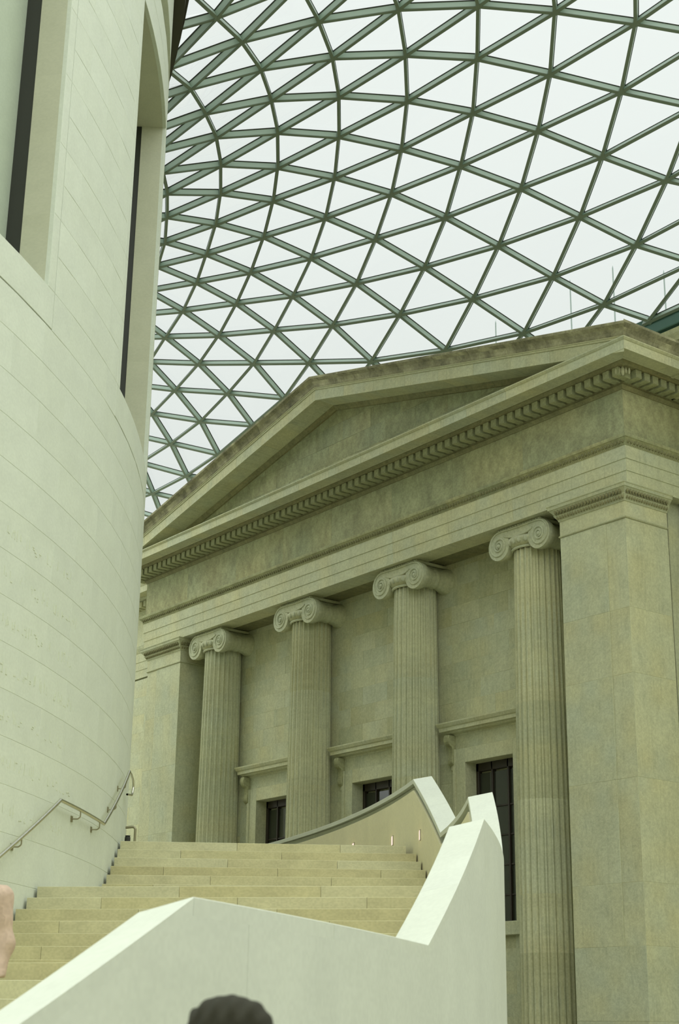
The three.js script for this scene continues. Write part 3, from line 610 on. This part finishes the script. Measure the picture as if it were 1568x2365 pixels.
// ------------------------------------------------------------------ the glass roof: a triangulated steel grid shell
const ROOF_FIX = {
  1: [1, 5, 3, 2, 3, -2, -4],
  2: [-3, 11, 5, 1, 1, 7, 2, 3, -1, 2, -1, -5, -3, -11, -1, -4, 0, -4, 0, -6, 4],
  3: [-5, -9, -4, -5, 0, -2, -1, -1, 2, 2, 0, -1, -3, 5, 1, -2, -1, -8, -2, 1, 1, 0, -1, 5, 0, 1, 1, 4, -3],
  4: [-4, -7, -2, -3, -1, -2, -1, -1, 0, -2, -3, 0, -3, -3, -3, -6, 0, 3, 2, 15, 0, 12, 2, 6, -1, 4, 1],
  5: [-4, 2, -1, 0, -1, 3, -1, -2, -4, 4, 0, 2, 2, -1, 1, -7, 2, 1, 2, 5, -3, 7, 6, -13, 2, -6, 0, -5, -2],
  6: [-4, 10, 1, 5, 6, 4, 3, -1, 3, 1, 2, -1, 2, -3, 2, -13, -3],
  7: [-4, 6, 3, -1, -1, 2, 5, 2, 5, -3, 2, 0, 1, 4, -5],
  8: [-4, 7, -1, -5, -2, -9, -2, -3, 0, 0, -3, 11, -7],
  9: [-2, -12, -5, -10, -4, 3, -3],
  10: [0, 10, 10],
};
{
  const roof = struct('ceiling', 'curved glass roof on a triangulated lattice of slim green grey steel beams');
  const PX = [-27.0651, -9.2933, -2.052, 0.2607, 3.9104, -3.1594, -0.8361, 0.212, -0.2293, 0.0349], PZ = [-22.131, -5.1112, 1.6352, 0.1029, -6.2354, 0.7328, 0.4338, 0.6636, 0.5684, 0.6035];
  const poly = (c, k, i) => { k = (k - 5) / 5; i = i / 6; let s = 0, n = 0; for (let a = 0; a <= 3; a++) for (let b = 0; b <= 3 - a; b++) s += c[n++] * k ** a * i ** b; return s; };
  const ZW = -27, YW = 18.55, YD = 21.6, RR = 21.9, B = 2.6;
  const H = (x, z) => { const dw = Math.max(z - ZW, 0), dd = Math.max(Math.hypot(x - CX, z - CZ) - RR, 0), t = dw / (dw + dd + 1e-9); return YW + (YD - YW) * t + 4 * B * Math.sqrt((dw + dd) / 12) * t * (1 - t); };
  const node = (k, i) => {
    let x = poly(PX, k, i), z = poly(PZ, k, i); const f = ROOF_FIX[k];
    if (f) { const j = i - f[0]; if (j >= 0 && j * 2 + 2 < f.length + 0.5 && f[1 + 2 * j] !== undefined) { x += f[1 + 2 * j] / 100; z += f[2 + 2 * j] / 100; } }
    return [x, z];
  };
  const ok = (p) => p[1] >= ZW - 0.001 && Math.hypot(p[0] - CX, p[1] - CZ) >= RR - 0.35;
  const V = (p, dy = 0) => new THREE.Vector3(p[0], H(...p) + dy, p[1]);
  const normal = (p) => { const e = 0.05; return new THREE.Vector3(-(H(p[0] + e, p[1]) - H(p[0] - e, p[1])) / (2 * e), 1, -(H(p[0], p[1] + e) - H(p[0], p[1] - e)) / (2 * e)).normalize(); };
  const K = range(0, 12, 12), I = range(-9, 12, 21), N = {};
  for (const k of K) for (const i of I) N[k + ',' + i] = node(k, i);
  const box = metric(new THREE.BoxGeometry(1, 1, 1));
  const gaskets = [], shade_strip = metric(new THREE.BoxGeometry(1, 0.14, 1.06).translate(0, -0.5, 0));
  const beam = (name, a, b, w = 0.07, d = 0.145, mat = M.steel) => {
    const A = V(a), C = V(b), dir = C.clone().sub(A), len = dir.length(); dir.normalize();
    const m0 = [(a[0] + b[0]) / 2, (a[1] + b[1]) / 2], up = normal(m0); const side = new THREE.Vector3().crossVectors(dir, up).normalize(); up.crossVectors(side, dir).normalize();
    const o = part(name, roof, box, mat);
    o.quaternion.setFromRotationMatrix(new THREE.Matrix4().makeBasis(dir, up, side)); o.scale.set(len, d, w);
    o.position.copy(A).add(C).multiplyScalar(0.5).addScaledVector(up, -d / 2);
    const fl = finish(new THREE.Mesh(shade_strip, M.shade_strip)); fl.name = 'shade_strip'; o.add(fl);  // added below the beam, painted dark as its shaded underside
    const gk = box.clone(); gk.applyMatrix4(new THREE.Matrix4().compose(A.clone().add(C).multiplyScalar(0.5).addScaledVector(up, 0.014), o.quaternion, new THREE.Vector3(len, 0.026, 0.09))); gaskets.push(gk);
    return o;
  };
  const edge = (name, a, b) => {
    const oa = ok(a), ob = ok(b); if (!oa && !ob) return;
    if (oa && ob) return beam(name, a, b);
    let s = oa ? 0 : 1, e = oa ? 1 : 0; for (let q = 0; q < 30; q++) { const m = (s + e) / 2, p = [a[0] + (b[0] - a[0]) * m, a[1] + (b[1] - a[1]) * m]; if (ok(p)) s = m; else e = m; }
    const p = [a[0] + (b[0] - a[0]) * s, a[1] + (b[1] - a[1]) * s], f = oa ? a : b; if (Math.hypot(p[0] - f[0], p[1] - f[1]) > 0.15) beam(name, f, p);
  };
  const nodeGeo = metric(new THREE.CylinderGeometry(0.085, 0.075, 0.165, 6));
  const panesFar = [], fwd = new THREE.Vector3(-0.7537515, 0.3211543, -0.5733398), right = new THREE.Vector3(0.6089651, 0.0133947, -0.7930839), upv = new THREE.Vector3(0.2470226, 0.9469322, 0.205668);
  const inFrame = (v) => { const d = v.clone().sub(camera.position), z = d.dot(fwd); return Math.abs(d.dot(right) / z) < 0.25 && d.dot(upv) / z < 0.36; };
  const pane = (a, b, c) => {
    let tri = [a, b, c]; const cen = [(a[0] + b[0] + c[0]) / 3, (a[1] + b[1] + c[1]) / 3];
    if (Math.hypot(cen[0] - CX, cen[1] - CZ) < RR - 0.3) return;
    const out = []; for (let i = 0; i < 3; i++) { const p = tri[i], q = tri[(i + 1) % 3], f = p[1] - ZW, g = q[1] - ZW; if (f >= 0) out.push(p); if ((f >= 0) !== (g >= 0)) { const t = f / (f - g); out.push([p[0] + (q[0] - p[0]) * t, p[1] + (q[1] - p[1]) * t]); } }
    if (out.length < 3) return;
    const up = normal(cen), cv = V(cen), pts = out.map((p) => { const v = V(p); v.addScaledVector(cv.clone().sub(v).normalize(), 0.03); return v; });
    const q = new Q(), t = pts.map((v) => v.clone().addScaledVector(up, 0.055).toArray()), l = pts.map((v) => v.clone().addScaledVector(up, 0.035).toArray());
    q.poly(l); q.poly([...t].reverse()); l.forEach((p, i) => { const j = (i + 1) % l.length; q.quad(p, l[j], t[j], t[i]); });
    if (inFrame(cv)) part('pane', roof, q.geo(), M.glass); else panesFar.push(q.geo());
  };
  for (const k of K) for (const i of I) {
    const p = N[k + ',' + i], a = N[k + ',' + (i + 1)], c = N[(k + 1) + ',' + i], b = N[(k + 1) + ',' + (i - 1)];
    if (a) edge('rib', p, a);
    if (c) edge('cross_beam', p, c);
    if (b) edge('diagonal_beam', p, b);
    if (ok(p)) { const o = part('node_joint', roof, nodeGeo, M.steelNode), up = normal(p); o.quaternion.setFromUnitVectors(new THREE.Vector3(0, 1, 0), up); o.position.copy(V(p)).addScaledVector(up, -0.07); }
    if (c && b) pane(p, b, c);
    if (a && c) pane(p, c, a);
  }
  part('panes_beyond', roof, merged(panesFar), M.glass).userData.kind = 'stuff';
  part('glazing_gaskets', roof, merged(gaskets), M.rubber).userData.kind = 'stuff';
  part('edge_beam', roof, cbox(-60, -8, YW - 0.42, YW + 0.06, ZW - 0.2, ZW, 0.02), M.edgeBeam);
  part('gutter', roof, cbox(-60, -8, YW - 0.5, YW - 0.3, ZW - 0.45, ZW - 0.15, 0.02), M.edgeBeam);
}
// thin masts on the building behind, seen through the glass
[[-42.48, 33.3], [-39.95, 32.95], [-37.18, 31.6], [-47.3, 33.1]].forEach(([x, y], i) => {
  const g = thing('mast', ['thin pale mast beyond the glass, third from the right edge', 'thin pale mast beyond the glass, second from the right edge', 'thin pale mast beyond the glass, nearest the right edge', 'short pale mast tip just above the pediment, leftmost of the masts'][i], 'mast', 'masts beyond the glass roof');
  part('pole', g, metric(new THREE.CylinderGeometry(0.03, 0.045, y - 17.9, 8).translate(x, (y + 17.9) / 2, -45)), M.mast);
  part('tip', g, metric(new THREE.ConeGeometry(0.03, 0.15, 8).translate(x, y + 0.07, -45)), M.mast);
});

// ------------------------------------------------------------------ people
function field(min, size, res, f) {                   // mesh of f < 0 inside a cube
  const mc = new MarchingCubes(res, new THREE.MeshBasicMaterial(), false, false, 200000);
  mc.isolation = 0; const h = size / 2, cx = min[0] + h, cy = min[1] + h, cz = min[2] + h;
  for (let z = 0; z < res; z++) for (let y = 0; y < res; y++) for (let x = 0; x < res; x++) mc.field[(z * res + y) * res + x] = -f(cx + (x / res * 2 - 1) * h, cy + (y / res * 2 - 1) * h, cz + (z / res * 2 - 1) * h);
  mc.update();
  const n = mc.count ?? mc.geometry.drawRange.count, g = new THREE.BufferGeometry();
  g.setAttribute('position', new THREE.BufferAttribute(mc.positionArray.slice(0, n * 3), 3));
  g.scale(h, h, h); g.translate(cx, cy, cz);
  const w = mergeVertices(g, 1e-4); w.computeVertexNormals();
  return metric(w);
}
const smin = (a, b, k) => { const h = Math.max(k - Math.abs(a - b), 0) / k; return Math.min(a, b) - h * h * k * 0.25; };
function cap(a, b, ra, rb) {
  const d = [b[0] - a[0], b[1] - a[1], b[2] - a[2]], l = d[0] * d[0] + d[1] * d[1] + d[2] * d[2];
  return (x, y, z) => { const t = Math.max(0, Math.min(1, ((x - a[0]) * d[0] + (y - a[1]) * d[1] + (z - a[2]) * d[2]) / l)); return Math.hypot(x - a[0] - d[0] * t, y - a[1] - d[1] * t, z - a[2] - d[2] * t) - (ra + (rb - ra) * t); };
}
const ell = (c, r) => (x, y, z) => { const k = Math.hypot((x - c[0]) / r[0], (y - c[1]) / r[1], (z - c[2]) / r[2]); return (k - 1) * Math.min(...r); };
const uni = (l, k) => (x, y, z) => { let d = 1e9; for (const f of l) d = smin(d, f(x, y, z), k); return d; };
// a standing person of height 1.72, facing +z
function person(label, place, turn, col, longHair) {
  const p = thing('person', label, 'person'); p.position.set(...place); p.rotation.y = turn;
  const skin = new THREE.MeshStandardMaterial({ color: new THREE.Color().setRGB(...col.skin), roughness: 0.6 }), top = new THREE.MeshStandardMaterial({ color: new THREE.Color().setRGB(...col.top), roughness: 0.9, map: mapStep }), legs = new THREE.MeshStandardMaterial({ color: new THREE.Color().setRGB(...col.legs), roughness: 0.9 }), hair = new THREE.MeshStandardMaterial({ color: new THREE.Color().setRGB(...col.hair), roughness: 0.95 }), shoe = new THREE.MeshStandardMaterial({ color: new THREE.Color().setRGB(0.03, 0.03, 0.03), roughness: 0.6 });
  const arm = (s) => [[s * 0.175, 1.40, -0.01], [s * 0.215, 1.12, -0.03], [s * 0.225, 0.88, 0.05]];
  const torso = [cap([0, 1.0, 0], [0, 1.22, 0], 0.125, 0.12), cap([-0.05, 1.2, 0], [-0.075, 1.33, -0.01], 0.11, 0.1), cap([0.05, 1.2, 0], [0.075, 1.33, -0.01], 0.11, 0.1), cap([-0.15, 1.395, -0.015], [0.15, 1.395, -0.015], 0.062, 0.062), cap([-0.06, 0.95, 0], [0.06, 0.95, 0], 0.115, 0.115)];
  const limbs = [-1, 1].flatMap((s) => { const [a, b, c] = arm(s); return [cap(a, b, 0.052, 0.042), cap(b, c, 0.041, 0.028)]; });
  const leg = [-1, 1].flatMap((s) => [cap([s * 0.085, 0.92, 0], [s * 0.095, 0.5, 0.01], 0.088, 0.058), cap([s * 0.095, 0.5, 0.01], [s * 0.1, 0.09, -0.02], 0.056, 0.036), cap([s * 0.1, 0.05, -0.03], [s * 0.11, 0.035, 0.12], 0.04, 0.034)]);
  const neck = cap([0, 1.4, -0.015], [0, 1.52, 0.005], 0.055, 0.05);
  const hand = (s) => { const w = arm(s)[2], o = [w[0], w[1], w[2]]; const l = [cap(o, [o[0], o[1] - 0.08, o[2] + 0.01], 0.026, 0.03)]; for (let k = 0; k < 4; k++) { const z = o[2] - 0.03 + k * 0.021, y = o[1] - 0.085, ln = [0.026, 0.032, 0.036, 0.032][k]; l.push(cap([o[0], y, z], [o[0] - s * 0.004, y - ln, z + 0.002], 0.0095, 0.009), cap([o[0] - s * 0.004, y - ln, z + 0.002], [o[0] - s * 0.018, y - ln * 2, z + 0.003], 0.009, 0.0078)); } l.push(cap([o[0] - s * 0.005, o[1] - 0.02, o[2] + 0.025], [o[0] - s * 0.015, o[1] - 0.06, o[2] + 0.055], 0.0125, 0.0105), cap([o[0] - s * 0.015, o[1] - 0.06, o[2] + 0.055], [o[0] - s * 0.022, o[1] - 0.088, o[2] + 0.057], 0.0105, 0.009)); return uni(l, 0.012); };
  const headParts = [ell([0, 1.615, 0.0], [0.074, 0.105, 0.093]), ell([0, 1.56, 0.03], [0.055, 0.06, 0.06]), cap([0, 1.615, 0.085], [0, 1.583, 0.107], 0.009, 0.015), cap([-0.022, 1.545, 0.083], [0.022, 1.545, 0.083], 0.008, 0.008), ell([-0.075, 1.6, -0.005], [0.012, 0.03, 0.02]), ell([0.075, 1.6, -0.005], [0.012, 0.03, 0.02])];
  const eyes = [ell([-0.031, 1.615, 0.088], [0.016, 0.011, 0.014]), ell([0.031, 1.615, 0.088], [0.016, 0.011, 0.014])];
  const headF = uni([...headParts, neck], 0.025);
  const head = (x, y, z) => Math.max(headF(x, y, z), -Math.min(eyes[0](x, y, z - 0.006), eyes[1](x, y, z - 0.006)) - 0.004);
  const bodyF = uni([...torso, ...limbs, ...leg, neck], 0.045);
  const body = merged([field([-0.95, 0, -0.95], 1.9, 120, (x, y, z) => Math.max(bodyF(x, y, z) + 0.006, y - 1.47)), field([-0.17, 1.42, -0.17], 0.34, 72, head), ...[-1, 1].map((s) => field([arm(s)[2][0] - 0.1, 0.71, arm(s)[2][2] - 0.1], 0.2, 64, hand(s)))]);
  part('body', p, body, skin);
  for (const s of [-1, 1]) part('eye', p, metric(new THREE.SphereGeometry(0.0115, 12, 8).translate(s * 0.031, 1.615, 0.083)), new THREE.MeshStandardMaterial({ color: new THREE.Color().setRGB(0.25, 0.2, 0.15), roughness: 0.2 }));
  const shirt = uni([...torso.slice(0, 4), ...limbs], 0.06);
  part('top', p, field([-0.7, 0.6, -0.7], 1.4, 100, (x, y, z) => { const fold = 0.005 * Math.sin(17 * y + 30 * x + 2 * Math.sin(9 * z)) + 0.002 * Math.sin(34 * y - 26 * x); return Math.max(shirt(x, y, z) - 0.02 + fold, 0.9 - y, y - 1.475); }), top);
  const tr = uni([...leg.filter((_, i) => i % 3 < 2), torso[4]], 0.05);
  part('trousers', p, field([-0.6, 0.04, -0.6], 1.2, 90, (x, y, z) => Math.max(tr(x, y, z) - 0.014, 0.08 - y, y - 1.02)), legs);
  for (const s of [-1, 1]) part('shoe', p, field([s * 0.1 - 0.16, -0.02, -0.13], 0.32, 40, (x, y, z) => Math.max(uni([cap([s * 0.1, 0.05, -0.05], [s * 0.11, 0.045, 0.13], 0.046, 0.04)], 0.02)(x, y, z), 0.002 - y)), shoe);
  const hf = uni([ell([0, 1.645, -0.012], [0.088, 0.098, 0.106]), ell([0.02, 1.69, 0.02], [0.07, 0.05, 0.075]), ell([-0.03, 1.685, -0.02], [0.07, 0.052, 0.085]), ...(longHair ? [cap([0, 1.6, -0.06], [0, 1.38, -0.09], 0.075, 0.06)] : [])], 0.03);
  part('hair', p, field([-0.2, 1.25, -0.2], 0.55, 90, (x, y, z) => { const strand = 0.0035 * Math.sin(160 * x + 30 * z) * Math.sin(90 * y); return Math.max(hf(x, y, z) + strand, -ell([0, 1.6, 0.075], [0.066, 0.085, 0.06])(x, y, z), longHair ? -1 : 1.575 - y - (z < -0.02 ? 0.05 : 0)); }), hair);
  return p;
}
// only the crown of the head shows at the foot of the picture
person('dark haired head of a person in the foreground, cut by the bottom edge', [-2.752, 0.0, -1.826], -2.2, { skin: [0.55, 0.36, 0.22], top: [0.05, 0.06, 0.05], legs: [0.03, 0.03, 0.04], hair: [0.014, 0.013, 0.003] }).scale.set(0.94, 0.981, 0.98);
// somebody on the lower landing, one pink sleeve inside the left edge
person('sleeve of a person in dusty pink clothes on the stairs at the left edge', [-8.25, 1.12, -3.725], 0.6, { skin: [0.6, 0.42, 0.3], top: [0.56, 0.42, 0.31], legs: [0.1, 0.1, 0.12], hair: [0.2, 0.12, 0.05] }, true).scale.set(0.95, 0.865, 0.95);

renderer.render(scene, camera);
